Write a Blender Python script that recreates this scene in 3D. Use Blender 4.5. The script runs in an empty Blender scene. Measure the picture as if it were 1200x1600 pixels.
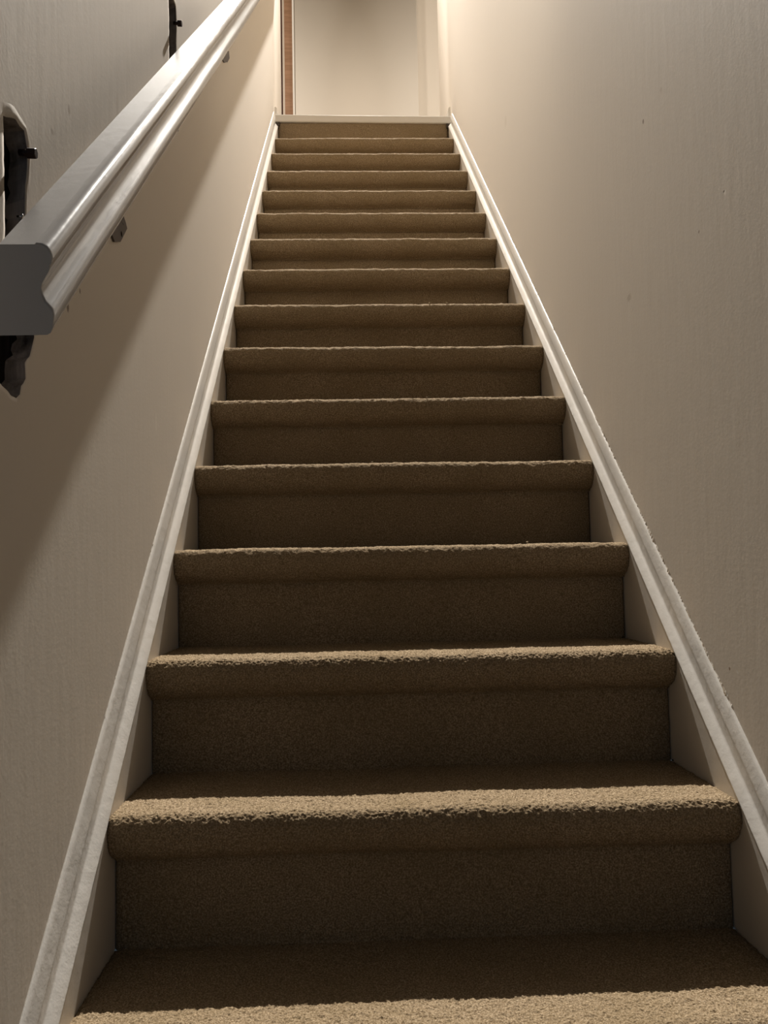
import bpy, bmesh, math, random
import numpy as np
from mathutils import Vector, Matrix

random.seed(7)
rng = np.random.default_rng(11)
SC = bpy.context.scene
C = SC.collection

# ------------------------------------------------------------------ camera
CAM_POS = Vector((-0.1016, -1.0602, 0.5206))
YAW, PITCH, ROLL, FPX = 0.0382, 0.0664, -0.0189, 1387.28
_f = Vector((math.sin(YAW) * math.cos(PITCH), math.cos(YAW) * math.cos(PITCH), math.sin(PITCH)))
_r = Vector((math.cos(YAW), -math.sin(YAW), 0))
_u = _r.cross(_f)
R_ = _r * math.cos(ROLL) + _u * math.sin(ROLL)
U_ = -_r * math.sin(ROLL) + _u * math.cos(ROLL)
cam_d = bpy.data.cameras.new('camera')
cam_d.sensor_fit = 'HORIZONTAL'
cam_d.sensor_width = 36
cam_d.lens = 36 * FPX / 1200
cam_d.clip_start = 0.02
cam = bpy.data.objects.new('camera', cam_d)
C.objects.link(cam)
cam.matrix_world = Matrix(((R_.x, U_.x, -_f.x, CAM_POS.x), (R_.y, U_.y, -_f.y, CAM_POS.y),
                           (R_.z, U_.z, -_f.z, CAM_POS.z), (0, 0, 0, 1)))
SC.camera = cam

# ------------------------------------------------------------------ light and exposure
vs = SC.view_settings
vs.view_transform = 'Standard'
vs.look = 'None'
vs.gamma = 1
vs.use_curve_mapping = False
vs.exposure = 0.0

w = bpy.data.worlds.new('world')
SC.world = w
w.use_nodes = True
w.node_tree.nodes['Background'].inputs[0].default_value = (0.48, 0.72, 1.0, 1)
w.node_tree.nodes['Background'].inputs[1].default_value = 0.23      # dim daylight of the rest of the basement



def area_lamp(name, loc, power, col, size, rot=(0, 0, 0)):
    d = bpy.data.lights.new(name, 'AREA')
    d.shape = 'DISK'
    d.size = size
    d.energy = power
    d.color = col
    o = bpy.data.objects.new(name, d)
    o.location = loc
    o.rotation_euler = rot
    C.objects.link(o)


# tilting ceiling spotlight over the landing, turned down the stairs
sd = bpy.data.lights.new('landing_ceiling_spotlight', 'SPOT')
sd.energy = 6000
sd.color = (1.0, 0.945, 0.87)
sd.shadow_soft_size = 0.032
sd.spot_size = math.radians(29.5)
sd.spot_blend = 1.0
so = bpy.data.objects.new('landing_ceiling_spotlight', sd)
so.location = (0.03, 5.60, 7.15)
so.rotation_euler = (Vector((0.0, 0.4, 0.2)) - Vector(so.location)).to_track_quat('-Z', 'Y').to_euler()
C.objects.link(so)
for sx in (-1, 1):                                          # unseen fill lights added at both hall ends to brighten the back wall
    area_lamp('hall_fill_light', (sx * 2.35, 4.95, 4.2), 48, (1.0, 0.93, 0.84), .3, (0, sx * math.pi / 2, 0))

# ------------------------------------------------------------------ dimensions
RISE, GO, OVER, NH = 0.190, 0.2304, 0.0419, 0.0681
SL = RISE / GO
XW = 0.463                                   # side walls
XS = 0.4405                                  # stringer faces
TOP = 15
ZT = TOP * RISE                              # top of the uppermost riser
ZL = ZT + .042                              # landing level
ZF = -RISE                                   # basement floor
YE = 3.97                                    # end of the stairwell walls
ZC = 7.30                                    # ceiling


def zline(y, v):                             # height of the line v above the nosing line
    return v + (y + OVER) * SL


# ------------------------------------------------------------------ materials
def mat(name, col, rough=0.5, spec=0.5):
    m = bpy.data.materials.new(name)
    m.use_nodes = True
    nt = m.node_tree
    b = nt.nodes['Principled BSDF']
    b.inputs['Base Color'].default_value = (*col, 1)
    b.inputs['Roughness'].default_value = rough
    b.inputs['Specular IOR Level'].default_value = spec
    return m, nt, b


def nd(nt, kind, **kw):
    n = nt.nodes.new(kind)
    for k, v in kw.items():
        if k in n.inputs:
            n.inputs[k].default_value = v
        else:
            setattr(n, k, v)
    return n


def coords(nt, scale=(1, 1, 1)):
    t = nd(nt, 'ShaderNodeTexCoord')
    mp = nd(nt, 'ShaderNodeMapping')
    mp.inputs['Scale'].default_value = scale
    nt.links.new(t.outputs['Object'], mp.inputs[0])
    return mp.outputs[0]


def noise(nt, vec, scale, detail=3, rough=0.5):
    n = nd(nt, 'ShaderNodeTexNoise')
    n.inputs['Scale'].default_value = scale
    n.inputs['Detail'].default_value = detail
    n.inputs['Roughness'].default_value = rough
    nt.links.new(vec, n.inputs['Vector'])
    return n.outputs['Fac']


def ramp(nt, fac, stops):
    r = nd(nt, 'ShaderNodeValToRGB')
    cr = r.color_ramp
    while len(cr.elements) < len(stops):
        cr.elements.new(0.5)
    for e, (p, c) in zip(cr.elements, stops):
        e.position = p
        e.color = (*c, 1) if len(c) == 3 else c
    nt.links.new(fac, r.inputs[0])
    return r.outputs[0]


def math_(nt, op, a, b=None, clamp=False):
    n = nd(nt, 'ShaderNodeMath', operation=op)
    n.use_clamp = clamp
    for i, q in enumerate((a, b)):
        if q is None:
            continue
        if isinstance(q, (int, float)):
            n.inputs[i].default_value = q
        else:
            nt.links.new(q, n.inputs[i])
    return n.outputs[0]


def bump(nt, b, h, strength, dist, prev=None):
    n = nd(nt, 'ShaderNodeBump')
    n.inputs['Strength'].default_value = strength
    n.inputs['Distance'].default_value = dist
    nt.links.new(h, n.inputs['Height'])
    if prev:
        nt.links.new(prev, n.inputs['Normal'])
    nt.links.new(n.outputs[0], b.inputs['Normal'])
    return n.outputs[0]


def mixc(nt, fac, a, b):
    n = nd(nt, 'ShaderNodeMix', data_type='RGBA')
    for s, q in ((0, fac), (6, a), (7, b)):
        if isinstance(q, tuple):
            n.inputs[s].default_value = (*q, 1)
        elif isinstance(q, (int, float)):
            n.inputs[s].default_value = q
        else:
            nt.links.new(q, n.inputs[s])
    return n.outputs[2]


WALL_COL = (0.715, 0.65, 0.565)


def plaster(name, marks=(), col=WALL_COL, rough=0.60):
    """painted plaster: faint trowel relief, and small scuffs at given places (centre, radii, colour)"""
    m, nt, b = mat(name, col, rough, 0.5)
    v = coords(nt)
    vs_ = coords(nt, (1, 5, 1.0))
    c = mixc(nt, math_(nt, 'MULTIPLY', noise(nt, v, 2.3, 2), 0.3), col, tuple(k * 0.90 for k in col))
    t = nd(nt, 'ShaderNodeTexCoord')
    sep = nd(nt, 'ShaderNodeSeparateXYZ')
    nt.links.new(t.outputs['Object'], sep.inputs[0])
    for (my, mz, ry, rz, mc, amt) in marks:
        dy = math_(nt, 'DIVIDE', math_(nt, 'SUBTRACT', sep.outputs[1], my), ry)
        dz = math_(nt, 'DIVIDE', math_(nt, 'SUBTRACT', sep.outputs[2], mz), rz)
        d2 = math_(nt, 'ADD', math_(nt, 'MULTIPLY', dy, dy), math_(nt, 'MULTIPLY', dz, dz))
        d2 = math_(nt, 'ADD', d2, math_(nt, 'MULTIPLY', math_(nt, 'SUBTRACT', noise(nt, v, 300, 2), 0.5), 1.2))
        f = math_(nt, 'MULTIPLY', math_(nt, 'SUBTRACT', 1.3, d2, True), amt, True)
        c = mixc(nt, f, c, mc)
    nt.links.new(c, b.inputs['Base Color'])
    p = bump(nt, b, noise(nt, vs_, 9, 4, 0.55), 0.08, 0.004)
    bump(nt, b, noise(nt, v, 160, 2, 0.5), 0.25, 0.0006, p)
    return m


def gloss(name, col=(0.68, 0.655, 0.63), rough=0.20, relief=1.0, spec=0.5):
    m, nt, b = mat(name, col, rough, spec)
    v = coords(nt)
    p = bump(nt, b, noise(nt, v, 55, 3, 0.6), 0.5 * relief, 0.0012)
    bump(nt, b, noise(nt, v, 380, 2, 0.5), 0.35 * relief, 0.0003, p)
    return m


def carpet_mat():
    m, nt, b = mat('carpet_pile', (0.33, 0.25, 0.15), 1.0, 0.08)
    v = coords(nt)
    fleck = ramp(nt, noise(nt, v, 420, 2, 0.6), [(0.32, (0.160, 0.112, 0.062)), (0.5, (0.280, 0.208, 0.130)), (0.68, (0.46, 0.360, 0.24))])
    big = noise(nt, v, 7, 3, 0.55)
    c = mixc(nt, math_(nt, 'MULTIPLY', math_(nt, 'SUBTRACT', big, 0.35, True), 1.0, True), fleck, (0.20, 0.145, 0.075))
    nt.links.new(c, b.inputs['Base Color'])
    p = bump(nt, b, noise(nt, v, 330, 3, 0.65), 0.9, 0.0022)
    return m


def wood(name, c0, c1, axis_scale=(1, 1, 12), rough=0.5):
    m, nt, b = mat(name, c0, rough, 0.4)
    v = coords(nt, axis_scale)
    f = noise(nt, v, 6, 5, 0.65)
    nt.links.new(ramp(nt, f, [(0.3, c0), (0.7, c1)]), b.inputs['Base Color'])
    bump(nt, b, f, 0.3, 0.001)
    return m


M_CARPET = carpet_mat()
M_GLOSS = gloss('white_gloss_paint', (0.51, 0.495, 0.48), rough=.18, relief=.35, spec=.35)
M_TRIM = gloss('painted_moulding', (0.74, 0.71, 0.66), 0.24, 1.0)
M_STR = gloss('painted_stringer', (0.66, 0.61, 0.54), 0.40, 0.5)
M_RAW = wood('torn_plaster_edge', (0.05, 0.04, 0.034), (0.50, 0.43, 0.38), (8, 8, 1.2), 0.8)
M_CAV = wood('cavity_wood_gap_shade', (0.01, 0.008, 0.006), (0.14, 0.11, 0.09), (8, 8, 1), 0.9)
M_RUST = mat('rusty_iron', (0.035, 0.014, 0.010), 0.6, 0.5)[0]
M_STEEL = mat('bright_steel', (0.8, 0.8, 0.8), 0.2)[0]
M_STEEL.node_tree.nodes['Principled BSDF'].inputs['Metallic'].default_value = 1
M_DKSTEEL = mat('dull_bracket_steel', (0.075, 0.055, 0.045), 0.55)[0]
M_OAK = wood('stained_casing_wood', (0.23, 0.125, 0.07), (0.34, 0.20, 0.125), (1, 1, 9), 0.5)
M_DKOAK = wood('dark_wood_bead', (0.045, 0.014, 0.010), (0.09, 0.03, 0.02), (6, 6, 1), 0.5)
M_DOOR = plaster('painted_door', (), (0.66, 0.60, 0.52), 0.5)
M_CEIL = plaster('ceiling_paint', (), (0.42, 0.38, 0.32), 0.7)
M_FLUFF = mat('carpet_fluff', (0.55, 0.46, 0.34), 1.0, 0.1)[0]
M_DIRT = mat('dark_crumb', (0.012, 0.008, 0.006), 0.9, 0.2)[0]
M_CHIP = wood('chipped_paint', (0.20, 0.13, 0.07), (0.62, 0.54, 0.42), (60, 60, 60), 0.8)


# ------------------------------------------------------------------ helpers
def link(name, bm, m, parent=None, smooth=False):
    me = bpy.data.meshes.new(name)
    bmesh.ops.recalc_face_normals(bm, faces=bm.faces)
    bm.to_mesh(me)
    bm.free()
    for k in (m if isinstance(m, (list, tuple)) else [m]):
        me.materials.append(k)
    if smooth:
        for p in me.polygons:
            p.use_smooth = True
    o = bpy.data.objects.new(name, me)
    C.objects.link(o)
    if parent:
        o.parent = parent
    return o


def empty(name, label, cat, loc=(0, 0, 0), group=None):
    o = bpy.data.objects.new(name, None)
    o.location = loc
    o.empty_display_size = 0.05
    C.objects.link(o)
    o['label'] = label
    o['category'] = cat
    if group:
        o['group'] = group
    return o


def struct(o, label, cat):
    o['kind'] = 'structure'
    o['label'] = label
    o['category'] = cat
    return o


def add_box(bm, x0, x1, y0, y1, z0, z1):
    vs_ = [bm.verts.new((x, y, z)) for x in (x0, x1) for y in (y0, y1) for z in (z0, z1)]
    for f in ((0, 1, 3, 2), (4, 6, 7, 5), (0, 4, 5, 1), (2, 3, 7, 6), (0, 2, 6, 4), (1, 5, 7, 3)):
        bm.faces.new([vs_[i] for i in f])
    return vs_


def box(name, dims, m, parent=None, bevel=0.0):
    bm = bmesh.new()
    add_box(bm, *dims)
    if bevel:
        bmesh.ops.bevel(bm, geom=bm.edges[:], offset=bevel, segments=2, affect='EDGES')
    return link(name, bm, m, parent, bevel > 0)


def cyl(bm, c, axis, r, h, n=16, r2=None):
    """cylinder from point c along axis"""
    a = Vector(axis).normalized()
    rot = a.to_track_quat('Z', 'Y').to_matrix().to_4x4()
    bmesh.ops.create_cone(bm, cap_ends=True, segments=n, radius1=r, radius2=r if r2 is None else r2, depth=h,
                          matrix=Matrix.Translation(Vector(c) + a * h / 2) @ rot)


# ------------------------------------------------------------------ the setting
def px_on_wall(u, v, X):
    """where the line of sight through a photo pixel meets the plane x = X (used once to lay out the wall)"""
    d = _f + R_ * ((u - 600) / FPX) - U_ * ((v - 800) / FPX)
    t = (X - CAM_POS.x) / d.x
    return CAM_POS + d * t


def wall_mark(u, v, X, ry, rz, c, a):
    p = px_on_wall(u, v, X)
    return (p.y, p.z, ry, rz, c, a)


Y0 = -2.6
# right wall
rm = [wall_mark(1005, 190, XW, .004, .005, (0.22, 0.17, 0.12), 1),
      wall_mark(1133, 301, XW, .004, .004, (0.9, 0.86, 0.78), 1), wall_mark(1131, 299, XW, .003, .002, (0.2, .15, .1), 1),
      wall_mark(1092, 362, XW, .003, .003, (0.30, 0.22, 0.16), .8), wall_mark(983, 465, XW, .014, .008, (0.45, 0.38, 0.30), .5),
      wall_mark(1033, 141, XW, .005, .006, (0.5, 0.42, 0.33), .5), wall_mark(1140, 1045, XW, .003, .003, (0.3, .2, .12), .9),
      wall_mark(1152, 1050, XW, .003, .003, (0.9, .86, .78), .9), wall_mark(790, 190, XW, .02, .02, (.55, .47, .38), .3)]
wr = box('wall_right', (XW, XW + .12, Y0, YE, ZF - .1, ZC), plaster('right_wall_paint', rm))
struct(wr, 'cream painted plaster wall along the right side of the stairs', 'wall')

# left wall with three torn slots behind the handrail
lm = [wall_mark(108, 172, -XW, .005, .007, (0.35, 0.27, 0.2), .7), wall_mark(82, 206, -XW, .006, .004, (0.35, 0.28, .22), .7),
      wall_mark(106, 480, -XW, .005, .007, (0.16, 0.11, 0.08), .9), wall_mark(125, 455, -XW, .003, .004, (0.16, 0.11, 0.08), .9),
      wall_mark(244, 662, -XW, .003, .022, (0.86, .80, .70), .8),
      wall_mark(355, 92, -XW, .010, .012, (0.10, 0.07, 0.05), 1), wall_mark(183, 165, -XW, .008, .02, (.55, .47, .38), .5)]
M_LW = plaster('left_wall_paint', lm)
H1 = [(5, 180), (22, 187), (34, 205), (40, 240), (39, 300), (38, 345), (44, 430), (53, 527), (46, 558), (38, 566), (40, 592), (33, 604),
      (31, 616), (25, 623), (17, 618), (8, 608), (-6, 592), (-9, 555), (-6, 480), (8, 370), (7, 300), (6, 240)]
H2 = [(263, -14), (268, -6), (274, 10), (275, 40), (275, 84), (277, 140), (279, 205), (266, 212), (264, 150), (264, 90), (264, 30)]
h1 = [(p.y, p.z) for p in (px_on_wall(u, v, -XW) for u, v in H1)]
h2 = [(p.y, p.z) for p in (px_on_wall(u, v, -XW) for u, v in H2)]
h3 = [(y + .875, z + .875 * SL + .012) for y, z in h2]


def densify(loop, step, amp):
    out = []
    n = len(loop)
    for i in range(n):
        a, b = loop[i], loop[(i + 1) % n]
        L = math.hypot(b[0] - a[0], b[1] - a[1])
        k = max(1, int(L / step))
        for j in range(k):
            t = j / k
            out.append((a[0] + (b[0] - a[0]) * t + random.uniform(-amp, amp), a[1] + (b[1] - a[1]) * t + random.uniform(-amp, amp)))
    return out


def wall_with_holes():
    bm = bmesh.new()
    X = -XW
    outer = [(Y0, ZF - .1), (YE, ZF - .1), (YE, ZC), (Y0, ZC)]
    ov = [bm.verts.new((X, y, z)) for y, z in outer]
    edges = [bm.edges.new((ov[i], ov[(i + 1) % 4])) for i in range(4)]
    rims = []
    cav = []
    for loop, lift in ((h1, .0040), (h2, .0015), (h3, .0015)):
        loop = densify(loop, .008, .0009)
        cy = sum(p[0] for p in loop) / len(loop)
        cz = sum(p[1] for p in loop) / len(loop)

        def ring(dist, x):
            res = []
            n = len(loop)
            for i, (y, z) in enumerate(loop):
                a, b = loop[i - 3], loop[(i + 3) % n]
                ty, tz = b[0] - a[0], b[1] - a[1]
                l = math.hypot(ty, tz) or 1
                ny, nz = tz / l, -ty / l
                if ny * (y - cy) + nz * (z - cz) < 0:
                    ny, nz = -ny, -nz
                res.append(bm.verts.new((x, y + ny * dist, z + nz * dist)))
            return res
        zs = [p[1] for p in loop]
        lf = [lift * max(.08, min(1, (z - max(zs) + .07) / .06)) * (1 if y > cy - .02 else 0) * random.uniform(.6, 1.2) for y, z in loop]
        inner = ring(0, X)
        r1 = ring(.006, X)
        for v1, v2, q in zip(inner, r1, lf):
            v1.co.x += q * .6
            v2.co.x += q
        r2 = ring(.015, X)
        n = len(loop)
        for A, B in ((inner, r1), (r1, r2)):
            for i in range(n):
                f = bm.faces.new((A[i], A[(i + 1) % n], B[(i + 1) % n], B[i]))
                f.smooth = True
        edges += [bm.edges.get((r2[i], r2[(i + 1) % n])) for i in range(n)]
        deep = [bm.verts.new((X - .020 + random.uniform(-.004, .004), v.co.y + random.uniform(-.002, .002), v.co.z + random.uniform(-.002, .002))) for v in inner]
        for i in range(n):
            rims.append(bm.faces.new((inner[i], deep[i], deep[(i + 1) % n], inner[(i + 1) % n])))
        cav.append((min(p[0] for p in loop) - .03, max(p[0] for p in loop) + .012, min(p[1] for p in loop) - .03, max(p[1] for p in loop) + .03))
    for f in rims:
        f.material_index = 1
    bmesh.ops.triangle_fill(bm, edges=edges, use_beauty=True)
    # dark cavities behind the slots
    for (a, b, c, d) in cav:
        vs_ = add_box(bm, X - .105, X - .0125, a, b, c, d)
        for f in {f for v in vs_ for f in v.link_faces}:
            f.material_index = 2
        front = [f for f in {f for v in vs_ for f in v.link_faces} if all(abs(v.co.x - (X - .0125)) < 1e-6 for v in f.verts)]
        bmesh.ops.delete(bm, geom=front, context='FACES_ONLY')
    # back, ends and top of the wall
    b = [bm.verts.new((X - .12, y, z)) for y, z in outer]
    bm.faces.new(b)
    for i in range(4):
        bm.faces.new((ov[i], ov[(i + 1) % 4], b[(i + 1) % 4], b[i]))
    return bm


bm = wall_with_holes()
me = bpy.data.meshes.new('wall_left')
bm.to_mesh(me)
bm.free()
for k in (M_LW, M_RAW, M_CAV):
    me.materials.append(k)
wl = bpy.data.objects.new('wall_left', me)
C.objects.link(wl)
struct(wl, 'cream painted plaster wall on the left with dark torn slots behind the handrail', 'wall')

YB = 6.22
YD = 5.92                                    # unseen wall added across the landing to shade the back wall
ZH = ZL + 3.1                               # head of that opening
wb = box('wall_back', (-2.6, 2.6, YB, YB + .12, ZL - .1, ZC), plaster('hall_wall_paint', (), (0.66, 0.60, 0.52)))
struct(wb, 'beige hall wall facing the top of the stairs', 'wall')
o = box('wall_far_left', (-2.72, -2.6, YE - .1, YB + .12, ZL - .1, ZC), M_DOOR)
struct(o, 'beige end wall of the upstairs hall on the left', 'wall')
o = box('wall_far_right', (2.6, 2.72, YE - .1, YB + .12, ZL - .1, ZC), M_DOOR)
struct(o, 'beige end wall of the upstairs hall on the right', 'wall')
o = box('wall_hall_left', (-2.6, -XW - .12, YE - .12, YE, ZL - .1, ZC), M_DOOR)
struct(o, 'beige hall wall beside the stairwell opening on the left', 'wall')
o = box('wall_hall_right', (XW + .12, 2.6, YE - .12, YE, ZL - .1, ZC), M_DOOR)
struct(o, 'beige hall wall beside the stairwell opening on the right', 'wall')
bm = bmesh.new()
add_box(bm, -2.6, -2.45, YD, YD + .12, ZL - .1, ZC)
add_box(bm, 2.45, 2.6, YD, YD + .12, ZL - .1, ZC)
add_box(bm, -2.45, 2.45, YD, YD + .12, ZH, ZC)
struct(link('wall_light_block', bm, M_DOOR), 'unseen beige wall with a wide opening, added across the landing to shade the hall wall behind', 'wall')
bm = bmesh.new()
add_box(bm, -XW - .12, XW + .12, .85, YE, ZC, ZC + .1)
add_box(bm, -XW, XW, Y0, .85, 2.34, 2.44)
add_box(bm, -2.72, 2.72, YE, YB + .12, ZC, ZC + .1)
struct(link('ceiling', bm, M_CEIL), 'ceiling over the stairwell and the hall', 'ceiling')
o = box('wall_front', (-XW, XW, .85, .97, 2.34, ZC), plaster('header_bounce_white', (), (0.80, 0.77, 0.71)))  # unseen; placed to cut the spotlight, whitened to bounce light onto the upper risers
struct(o, 'unseen white wall shaped to cut and bounce light, dropping from the high stairwell ceiling over the bottom of the stairs', 'wall')
bm = bmesh.new()
add_box(bm, -XW - .12, XW + .12, Y0, -.02, ZF - .1, ZF)
M_FLOOR = wood('dark_floor_boards', (0.06, 0.045, 0.032), (0.11, 0.085, 0.06), (6, 1, 1), 0.5)
struct(link('floor', bm, M_FLOOR), 'dark floor at the foot of the stairs', 'floor')
bm = bmesh.new()
add_box(bm, -XW, XW, TOP * GO + .02, YE, ZL - .12, ZL - .004)
add_box(bm, -2.6, 2.6, YE, YB, ZL - .12, ZL - .004)
struct(link('floor_landing', bm, M_CARPET), 'beige carpeted landing at the top of the stairs', 'floor')


def on_plane_x(u, Y):
    d = _f + R_ * ((u - 600) / FPX) - U_ * ((100 - 800) / FPX)
    return (CAM_POS + d * ((Y - CAM_POS.y) / d.y)).x


xs = [on_plane_x(u, YB) for u in (445, 457.5, 460.5, 652, 700)]
dr = box('door_1', (xs[2], xs[3], YB - .035, YB, ZL, ZL + 2.6), M_DOOR, None, .003)
struct(dr, 'plain pale beige flush door facing the top of the stairs', 'door')
o = box('trim_1', (xs[0], xs[1], YB - .028, YB, ZL, ZL + 2.65), M_OAK)
struct(o, 'brown wood door casing left of the pale door', 'trim')
o = box('trim_2', (xs[1], xs[2] - .001, YB - .04, YB, ZL, ZL + 2.6), M_TRIM)
struct(o, 'narrow white strip between wood casing and pale door', 'trim')
o = box('trim_3', (xs[3] + .001, xs[3] + .02, YB - .012, YB, ZL, ZL + 2.6), M_DOOR)
struct(o, 'narrow beige edge strip right of the pale door', 'trim')
o = box('trim_4', (-XW, -XW + .0085, YE, YE + .012, ZL, ZL + 2.6), M_DKOAK)
struct(o, 'thin dark red wood bead on the end of the left stairwell wall', 'trim')


def landing_base(sx):
    bm = bmesh.new()
    pr = [(0, 0), (.013, 0), (.013, .062), (.011, .070), (.006, .076), (0, .078)]
    A = [bm.verts.new((sx * (XW - a), TOP * GO + .014, ZL - .004 + b)) for a, b in pr]
    B = [bm.verts.new((sx * (XW - a), YE, ZL - .004 + b)) for a, b in pr]
    bm.faces.new(A)
    bm.faces.new(B)
    for i in range(len(pr)):
        j = (i + 1) % len(pr)
        bm.faces.new((A[i], A[j], B[j], B[i]))
    return bm


struct(link('baseboard_left', landing_base(-1), M_TRIM), 'short white baseboard on the landing beside the left wall', 'baseboard')
struct(link('baseboard_right', landing_base(1), M_TRIM), 'short white baseboard on the landing beside the right wall', 'baseboard')

# ------------------------------------------------------------------ staircase
stairs = empty('staircase', 'straight flight of beige carpeted stairs between two painted walls', 'staircase', (0, 0, ZF))


def smooth2(a, k):
    for _ in range(k):
        a = (np.roll(a, 1, 0) + 2 * a + np.roll(a, -1, 0)) / 4
        a = (np.roll(a, 1, 1) + 2 * a + np.roll(a, -1, 1)) / 4
    return a / (a.std() + 1e-9)


def wander(n, length, cell):
    k = max(4, int(length / cell) + 3)
    return np.interp(np.linspace(0, k - 1, n), np.arange(k), rng.standard_normal(k))


def resample(P, step):
    P = np.array(P, float)
    L = np.concatenate([[0], np.cumsum(np.hypot(*np.diff(P, axis=0).T))])
    n = int(L[-1] / step) + 2
    s = np.linspace(0, L[-1], n)
    return np.stack([np.interp(s, L, P[:, 0]), np.interp(s, L, P[:, 1])], 1)


def pile_strip(name, prof, halfw, step, oy, oz, back, tuft, fronts=None, jitter=None, waver=1.0):
    """one piece of carpet: a dense pile surface over a profile, with a plain back; closed at both ends"""
    P = resample(prof, step)
    n = len(P)
    T = np.gradient(P, axis=0)
    T /= np.linalg.norm(T, axis=1, keepdims=True)
    Nn = np.stack([T[:, 1], -T[:, 0]], 1)            # points away from the wood (profile runs back to front, then down)
    m = int(2 * halfw / step) + 1
    xs_ = np.linspace(-halfw, halfw, m)
    h = smooth2(rng.standard_normal((n, m)), 1) * .85 + smooth2(rng.standard_normal((n, m)), 0) * .5
    h = h * tuft
    low = np.outer(np.ones(n), wander(m, 2 * halfw, .09)) * .0006 * waver
    low += smooth2(rng.standard_normal((n, m)), 12) * .0003
    edge = np.minimum(1, (halfw - np.abs(xs_)) / .012)
    rnd = -(1 - np.sqrt(1 - (1 - edge) ** 2)) * .006   # pile rolls over at the two ends
    H = h + low + rnd[None, :]
    Y = P[:, 0:1] + Nn[:, 0:1] * H + oy
    Z = P[:, 1:2] + Nn[:, 1:2] * H + oz
    if jitter is not None:                            # the slight crookedness of this step, left to right
        t = (xs_ / halfw + 1) / 2
        Z = Z + (jitter[0] * (1 - t) + jitter[1] * t)[None, :]
    Xg = xs_[None, :] + rng.standard_normal((n, m)) * tuft * .35
    Xg[:, 0] = -halfw
    Xg[:, -1] = halfw
    V = np.stack([np.broadcast_to(Xg, (n, m)), Y, Z], -1).reshape(-1, 3)
    idx = np.arange(n * m).reshape(n, m)
    F = np.stack([idx[:-1, :-1], idx[:-1, 1:], idx[1:, 1:], idx[1:, :-1]], -1).reshape(-1, 4)
    # plain back: the profile's end points joined through "back" points
    bk = np.array(back, float) + [oy, oz]
    base = len(V)
    ex = []
    for x in (-halfw, halfw):
        ex += [(x, q[0], q[1]) for q in bk]
    V = np.vstack([V, np.array(ex)])
    k = len(bk)
    faces = F.tolist()
    Lb = list(range(base, base + k))
    Rb = list(range(base + k, base + 2 * k))
    faces.append([int(i) for i in idx[:, 0]] + Lb)
    faces.append([int(i) for i in idx[::-1, -1]] + Rb[::-1])
    for i in range(k - 1):
        faces.append([Lb[i], Rb[i], Rb[i + 1], Lb[i + 1]][::-1])
    me = bpy.data.meshes.new(name)
    me.from_pydata(V.tolist(), [], faces)
    me.materials.append(M_CARPET)
    sm = np.zeros(len(me.polygons), bool)
    sm[:len(F)] = True
    me.polygons.foreach_set('use_smooth', sm)
    me.update()
    o = bpy.data.objects.new(name, me)
    C.objects.link(o)
    o.parent = stairs
    o.matrix_parent_inverse = Matrix.Translation((0, 0, -ZF))
    return o


def nose_profile(top=False):
    pts = [(GO + .002, 0.0), (.03, 0.0), (-OVER + .024, 0.0)]
    # rounded nose, then tucked back under to the riser
    for a in range(10, 91, 10):
        t = math.radians(a)
        pts.append((-OVER + .024 - .024 * math.sin(t), -.022 + .022 * math.cos(t)))
    pts += [(-OVER + .0005, -.030), (-OVER + .003, -.039), (-OVER + .008, -.048), (-OVER + .016, -.056), (-OVER + .027, -.0625), (-OVER + .037, -.066), (-.004, -NH)]
    return pts


JIT = {1: (.001, -.001), 3: (-.0015, -.002), 4: (0, 0), 5: (-.001, 0), 6: (0.001, 0), 7: (0, 0), 8: (-.001, 0)}
for i in range(0, TOP + 1):
    step = .0013 if i <= 2 else (.0022 if i <= 5 else (.0035 if i <= 9 else .005))
    tuft = .00062 if i <= 2 else .0005
    if i < TOP:
        prof = nose_profile()
        pile_strip('carpeted_tread', prof, .4425, step, i * GO, i * RISE, [(.012, -NH), (.012, -.014), (GO + .002, -.014)], tuft, jitter=JIT.get(i))
    bot = -RISE - .002 if i else -RISE
    topz = -NH + .004 if i < TOP else .003
    pile_strip('carpeted_riser', [(0.0, topz), (0.0, bot)], XS - .0005, step if i else .01, i * GO - (.03 if i == TOP else 0), i * RISE, [(.012, bot), (.012, topz)], tuft * .7, waver=.5)


# stringers with a moulding along their upper edge, one each side
def slope_extrude(prof, sx, ya, yb, n=160, wob=0.0):
    bm = bmesh.new()
    ring0 = None
    for k in range(n + 1):
        y = ya + (yb - ya) * k / n
        ring = []
        for j, (x, v) in enumerate(prof):
            dx = random.uniform(-wob, wob)
            dv = random.uniform(-wob, wob)
            ring.append(bm.verts.new((sx * (x + dx), y, zline(y, v + dv))))
        if ring0:
            for j in range(len(prof)):
                q = (j + 1) % len(prof)
                f = bm.faces.new((ring0[j], ring0[q], ring[q], ring[j]))
                f.smooth = True
        else:
            bm.faces.new(ring)
        ring0 = ring
    bm.faces.new(ring0)
    return bm


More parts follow.
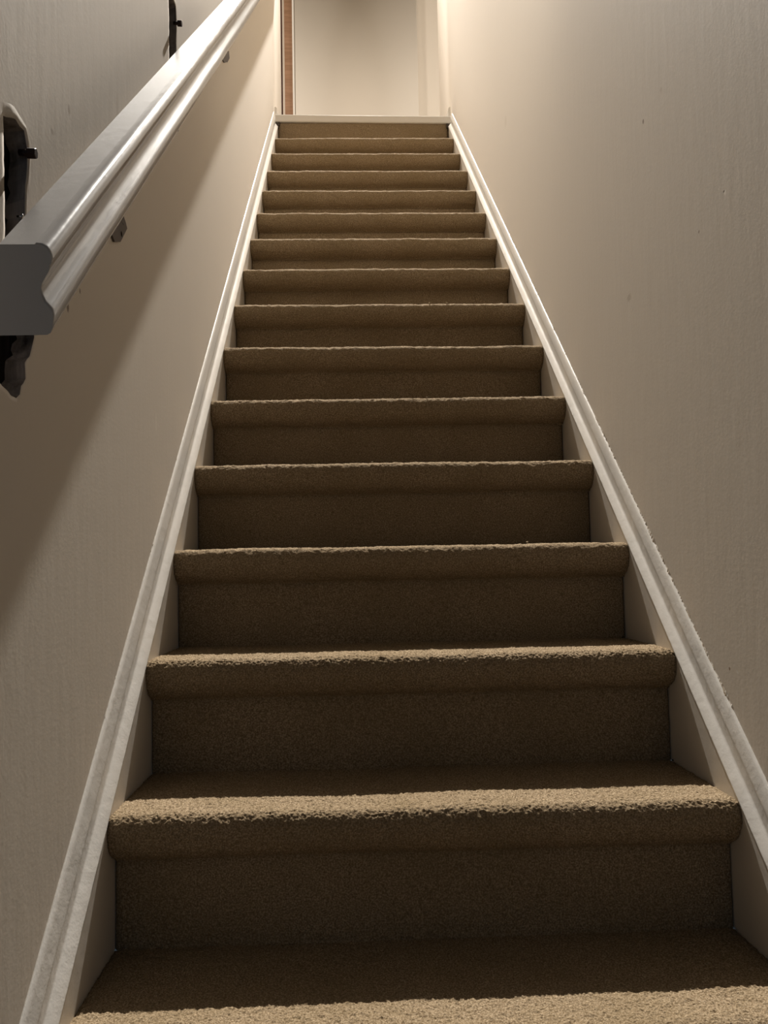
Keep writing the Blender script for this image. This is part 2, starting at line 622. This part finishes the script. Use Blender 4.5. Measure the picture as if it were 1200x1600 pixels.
YS0, YS1 = -OVER - GO, TOP * GO - OVER - .03
for sx, side in ((-1, 'left'), (1, 'right')):
    # string board: from under the steps up to the moulding
    bm = slope_extrude([(XS, -.34), (XS, -.0145), (XW - .001, -.0145), (XW - .001, -.34)], sx, YS0, YS1, 2)
    s = link('stringer', bm, M_STR, stairs)
    s.matrix_parent_inverse = Matrix.Translation((0, 0, -ZF))
    for p in s.data.polygons:
        p.use_smooth = False
    vt = .068 if sx < 0 else .060
    # flat fillet, groove, then a rounded cove dying into the wall
    prof = [(XS, -.014), (XS - .0012, -.0115), (XS - .0006, -.009), (XS + .0105, .003), (XS + .0125, .0045), (XS + .0132, .0075),
            (XS + .0132, .026), (XS + .0128, .0285), (XS + .0120, .0310), (XS + .0125, .0345), (XS + .0145, .044), (XS + .0175, .055), (XS + .0205, vt), (XW - .0005, vt), (XW - .0005, -.014)]
    bm = slope_extrude(prof, sx, YS0, YS1, 420, .00022)
    mo = link('moulding', bm, M_TRIM, s)
    # ragged paint and filler left along the joint of moulding and wall
    bm = bmesh.new()
    nq = 1300
    h = np.abs(wander(nq, 4, .02)) * .0012 + np.abs(rng.standard_normal(nq)) * .0009
    yy = np.linspace(YS0 + .1, YS1 - .05, nq)
    h *= np.where((yy > .25) & (yy < 2.0), 1.0, .25) * (1.0 if sx > 0 else .45)
    prev = None
    for k in range(nq):
        y = float(yy[k])
        hh = float(h[k]) + .0004
        xo = .0006 + hh * .25
        ring = [bm.verts.new((sx * (XW - .0004), y, zline(y, vt - .003))), bm.verts.new((sx * (XW - .0015 - xo), y, zline(y, vt - .0025))),
                bm.verts.new((sx * (XW - xo), y, zline(y, vt + hh * .6))), bm.verts.new((sx * (XW - .0004), y, zline(y, vt + hh * 1.3)))]
        if prev:
            for j in range(4):
                f = bm.faces.new((prev[j], prev[(j + 1) % 4], ring[(j + 1) % 4], ring[j]))
                f.material_index = 1 if (float(h[k]) > .0014 and random.random() < .7) else 0
        else:
            bm.faces.new(ring)
        prev = ring
    bm.faces.new(prev)
    fl = link('paint_crust', bm, [M_STR, M_CHIP], s)
    fl['label'] = 'rough chipped paint along the %s moulding' % side

# white strip over the top edge
bm = bmesh.new()
yt = TOP * GO
pr = [(yt + .03, 0), (yt - .034, 0), (yt - .039, -.002), (yt - .0415, -.006), (yt - .0415, -.036), (yt - .038, -.040), (yt - .01, -.040), (yt + .03, -.040)]
ends = []
for x, dz in ((-XW + .0005, .005), (XW - .0005, -.004)):
    ends.append([bm.verts.new((x, a, ZL + b + dz)) for a, b in pr])
bm.faces.new(ends[0])
bm.faces.new(ends[1])
for i in range(len(pr)):
    j = (i + 1) % len(pr)
    bm.faces.new((ends[0][i], ends[0][j], ends[1][j], ends[1][i]))
st = link('nosing_strip', bm, M_TRIM, stairs)
st.matrix_parent_inverse = Matrix.Translation((0, 0, -ZF))
st['label'] = 'white painted strip along the top edge'
for sx, dz in ((-1, .006), (1, -.006)):  # dark boxes stand in for the shade in the gaps at the strip ends
    a, b = sorted((sx * (XS - .006), sx * (XS + .006)))
    q = box('gap_shade_block', (a, b, yt - .038, yt + .004, ZT - .018 + dz, ZT + .004 + dz), M_CAV, stairs)
    q.matrix_parent_inverse = Matrix.Translation((0, 0, -ZF))
    q['label'] = 'small dark box standing in for the shaded gap under the white strip'

# ------------------------------------------------------------------ handrail
RB = .9345                                             # underside above the nosing line
XR = .4052                                             # back of the rail, held off the wall by its brackets
RK = .84
PR = [(0, .0965), (.036, .0965), (.043, .0955), (.0485, .0925), (.0523, .087), (.0540, .080), (.0536, .0755), (.0515, .0735), (.0522, .0712),
      (.0505, .0665), (.0470, .060), (.0440, .0545), (.0427, .0485), (.0440, .0415), (.0475, .0340), (.0515, .0293), (.0545, .0255), (.0557, .0200),
      (.0553, .0080), (.0535, .0025), (.0500, .0003), (0, 0)]
PR = [(a * RK, b * RK) for a, b in PR]
YR0, YR1 = -.2885, 3.88
rail_t = empty('handrail', 'thick white gloss painted wooden handrail with coved face held off the left wall', 'handrail', (-XR, YR0, zline(YR0, RB)))


def fix(o, t):
    o.matrix_parent_inverse = Matrix.Translation(t.location).inverted()
    return o


bm = bmesh.new()
n = 900
wv = [wander(n + 1, YR1 - YR0, .035) * .00012 for _ in range(len(PR))]
com = wander(n + 1, YR1 - YR0, .16) * .0003
for yd, dp in ((.06, .00016), (.42, .00018), (.75, .00016)):   # knocks in the paint
    k0 = int((yd - YR0) / (YR1 - YR0) * n)
    com[k0:k0 + 2] -= dp
prev = None
for k in range(n + 1):
    y = YR0 + (YR1 - YR0) * k / n
    ring = []
    for j, (a, b) in enumerate(PR):
        da = (wv[j // 3 * 3][k] + com[k]) if a > 0.02 else 0
        ring.append(bm.verts.new((-XR + a + da, y, zline(y, RB + b))))
    if prev:
        for j in range(len(PR)):
            q = (j + 1) % len(PR)
            f = bm.faces.new((prev[j], prev[q], ring[q], ring[j]))
            f.smooth = 0 < j < len(PR) - 2
    else:
        bm.faces.new(ring)
    prev = ring
bm.faces.new(prev)
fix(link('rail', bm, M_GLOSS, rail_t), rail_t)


def bracket(pts, hc, hr):
    """steel plate on the wall; its drilled tip shows under the rail"""
    P = [px_on_wall(u, v, -XW + .002) for u, v in pts]
    c = px_on_wall(*hc, -XW + .002)
    hole = [(c.y + math.cos(t) * hr, c.z + math.sin(t) * hr) for t in np.linspace(0, 2 * math.pi, 13)[:-1]]
    out = [(p.y, p.z) for p in P]
    bm = bmesh.new()
    for x in (-XW + .0035, -XW + .0003):
        A = [bm.verts.new((x, a, b)) for a, b in out]
        B = [bm.verts.new((x, a, b)) for a, b in hole]
        E = [bm.edges.new((A[i], A[(i + 1) % len(A)])) for i in range(len(A))] + [bm.edges.new((B[i], B[(i + 1) % len(B)])) for i in range(len(B))]
        bmesh.ops.triangle_fill(bm, edges=E, use_beauty=True)
        if x > -XW + .002:
            P0 = (A, B)
    for L0, L1 in zip(P0, (A, B)):
        for i in range(len(L0)):
            j = (i + 1) % len(L0)
            bm.faces.new((L0[i], L0[j], L1[j], L1[i]))
    # arm from the plate out to the back of the rail
    ya = c.y
    za = zline(ya, RB) - .002
    add_box(bm, -XW + .0003, -XW + .004, ya - .012, ya + .012, c.z + .02, za + .006)
    add_box(bm, -XW + .003, -XR + .012, ya - .008, ya + .008, za - .012, za + .002)
    o = fix(link('bracket', bm, M_DKSTEEL, rail_t), rail_t)
    o['label'] = 'dark steel bracket plate with a drilled hole'


bracket([(168, 352), (178, 378), (187, 378), (190, 372), (197.5, 357), (195, 347), (185, 318)], (188.5, 366), .0048)
bracket([(344, 86), (350, 98), (355, 97), (358, 91), (357, 80)], (351, 90), .002)


# ------------------------------------------------------------------ iron bolts and screws in the torn slots
def bolt(y, z, label, r=.0055, out=.020):
    t = empty('iron_bolt', label, 'bolt', (-XW - .012, y, z), 'iron bolts beside the torn wall slots')
    bm = bmesh.new()
    cyl(bm, (.007, 0, 0), (1, .02, -.05), r * .55, .005 + out * .5, 10)
    o = link('shank', bm, M_RUST, t, True)
    bm = bmesh.new()
    cyl(bm, (.012 + out * .35, 0, -.001), (1, 0, -.04), r, out * .85, 6)
    bmesh.ops.bevel(bm, geom=bm.edges[:], offset=.0007, segments=1, affect='EDGES')
    link('head', bm, M_RUST, t)
    return t


def wallpt(u, v, x):
    p = px_on_wall(u, v, x)
    return p.y, p.z


y, z = wallpt(45, 238, -XW + .006)
bolt(y, z, 'rusty bolt head beside the lower torn wall slot near the rail end', .0064, .012)
y, z = wallpt(279, 36, -XW + .006)
bolt(y, z, 'rusty square bolt beside the torn wall slot near the top left', .0070, .011)
for (u, v, lab) in ((35, 339, 'tiny shiny screw at the rail edge in the lower torn slot'), (277, 84, 'tiny shiny screw at the rail edge in the upper torn slot')):
    y, z = wallpt(u, v - 1, -XW + .004)
    t = empty('wall_screw', lab, 'screw', (-XW - .002, y, z), 'screws at the rail edge')
    bm = bmesh.new()
    cyl(bm, (0, 0, 0), (1, 0, 0), .0012, .006, 8)
    link('shank', bm, M_STEEL, t, True)
    bm = bmesh.new()
    bmesh.ops.create_uvsphere(bm, u_segments=12, v_segments=8, radius=.0026, matrix=Matrix.Translation((.006, 0, 0)) @ Matrix.Diagonal((.6, 1, 1, 1)))
    link('head', bm, M_STEEL, t, True)


# ------------------------------------------------------------------ bits lying on the stairs
def tread_pt(u, i, yoff):
    """x on tread i for photo column u at depth yoff behind the nosing front"""
    Y = i * GO - OVER + yoff
    P = Vector((0, Y, i * RISE))
    d = P - CAM_POS
    dist = d.dot(_f)
    return CAM_POS.x + (u - 600) / FPX * dist * 1.0 + dist * math.tan(YAW), Y, i * RISE


def fluff(u, i, yoff, s, label, m=M_FLUFF, name='carpet_fluff', cat='fluff', grp='fluff on the stair edges', n=7):
    x, y, z = tread_pt(u, i, yoff)
    bm = bmesh.new()
    for k in range(n):
        a = random.random() * 6.28
        r = random.random() * s
        mtx = Matrix.Translation((x + math.cos(a) * r, y + math.sin(a) * r * .6, z + .001 + random.random() * s * .55)) @ \
            Matrix.Rotation(random.random() * 6, 4, 'Y') @ Matrix.Rotation(random.random() * 6, 4, 'Z') @ Matrix.Diagonal((2.2, .7, .7, 1))
        bmesh.ops.create_icosphere(bm, subdivisions=2, radius=s * .32, matrix=mtx)
    o = link(name, bm, m, None, True)
    o['label'] = label
    o['category'] = cat
    if grp:
        o['group'] = grp


fluff(676, 7, .014, .0036, 'pale fluff on the carpeted stair edge, left of two close tufts')
fluff(704, 7, .014, .0032, 'pale fluff on the carpeted stair edge, right of two close tufts')
fluff(670, 5, .014, .0026, 'pale fluff tuft on the stair edge above centre of the flight')
fluff(583, 4, .014, .0026, 'pale fluff tuft left of centre on the fourth visible stair edge')
fluff(824, 3, .013, .0030, 'pale fluff tuft towards the right on the third visible stair edge')
fluff(1050, 1, .262, .0028, 'small black crumb by the right stringer on the second tread', M_DIRT, 'dirt_crumb', 'crumb', None, 4)
fluff(974, 2, .262, .0028, 'small black crumb by the right stringer on the third tread', M_DIRT, 'dirt_crumb', 'crumb', None, 4)
fluff(268, 1, .262, .0022, 'small pale crumb by the left stringer on the second tread', M_CHIP, 'paint_crumb', 'crumb', None, 3)
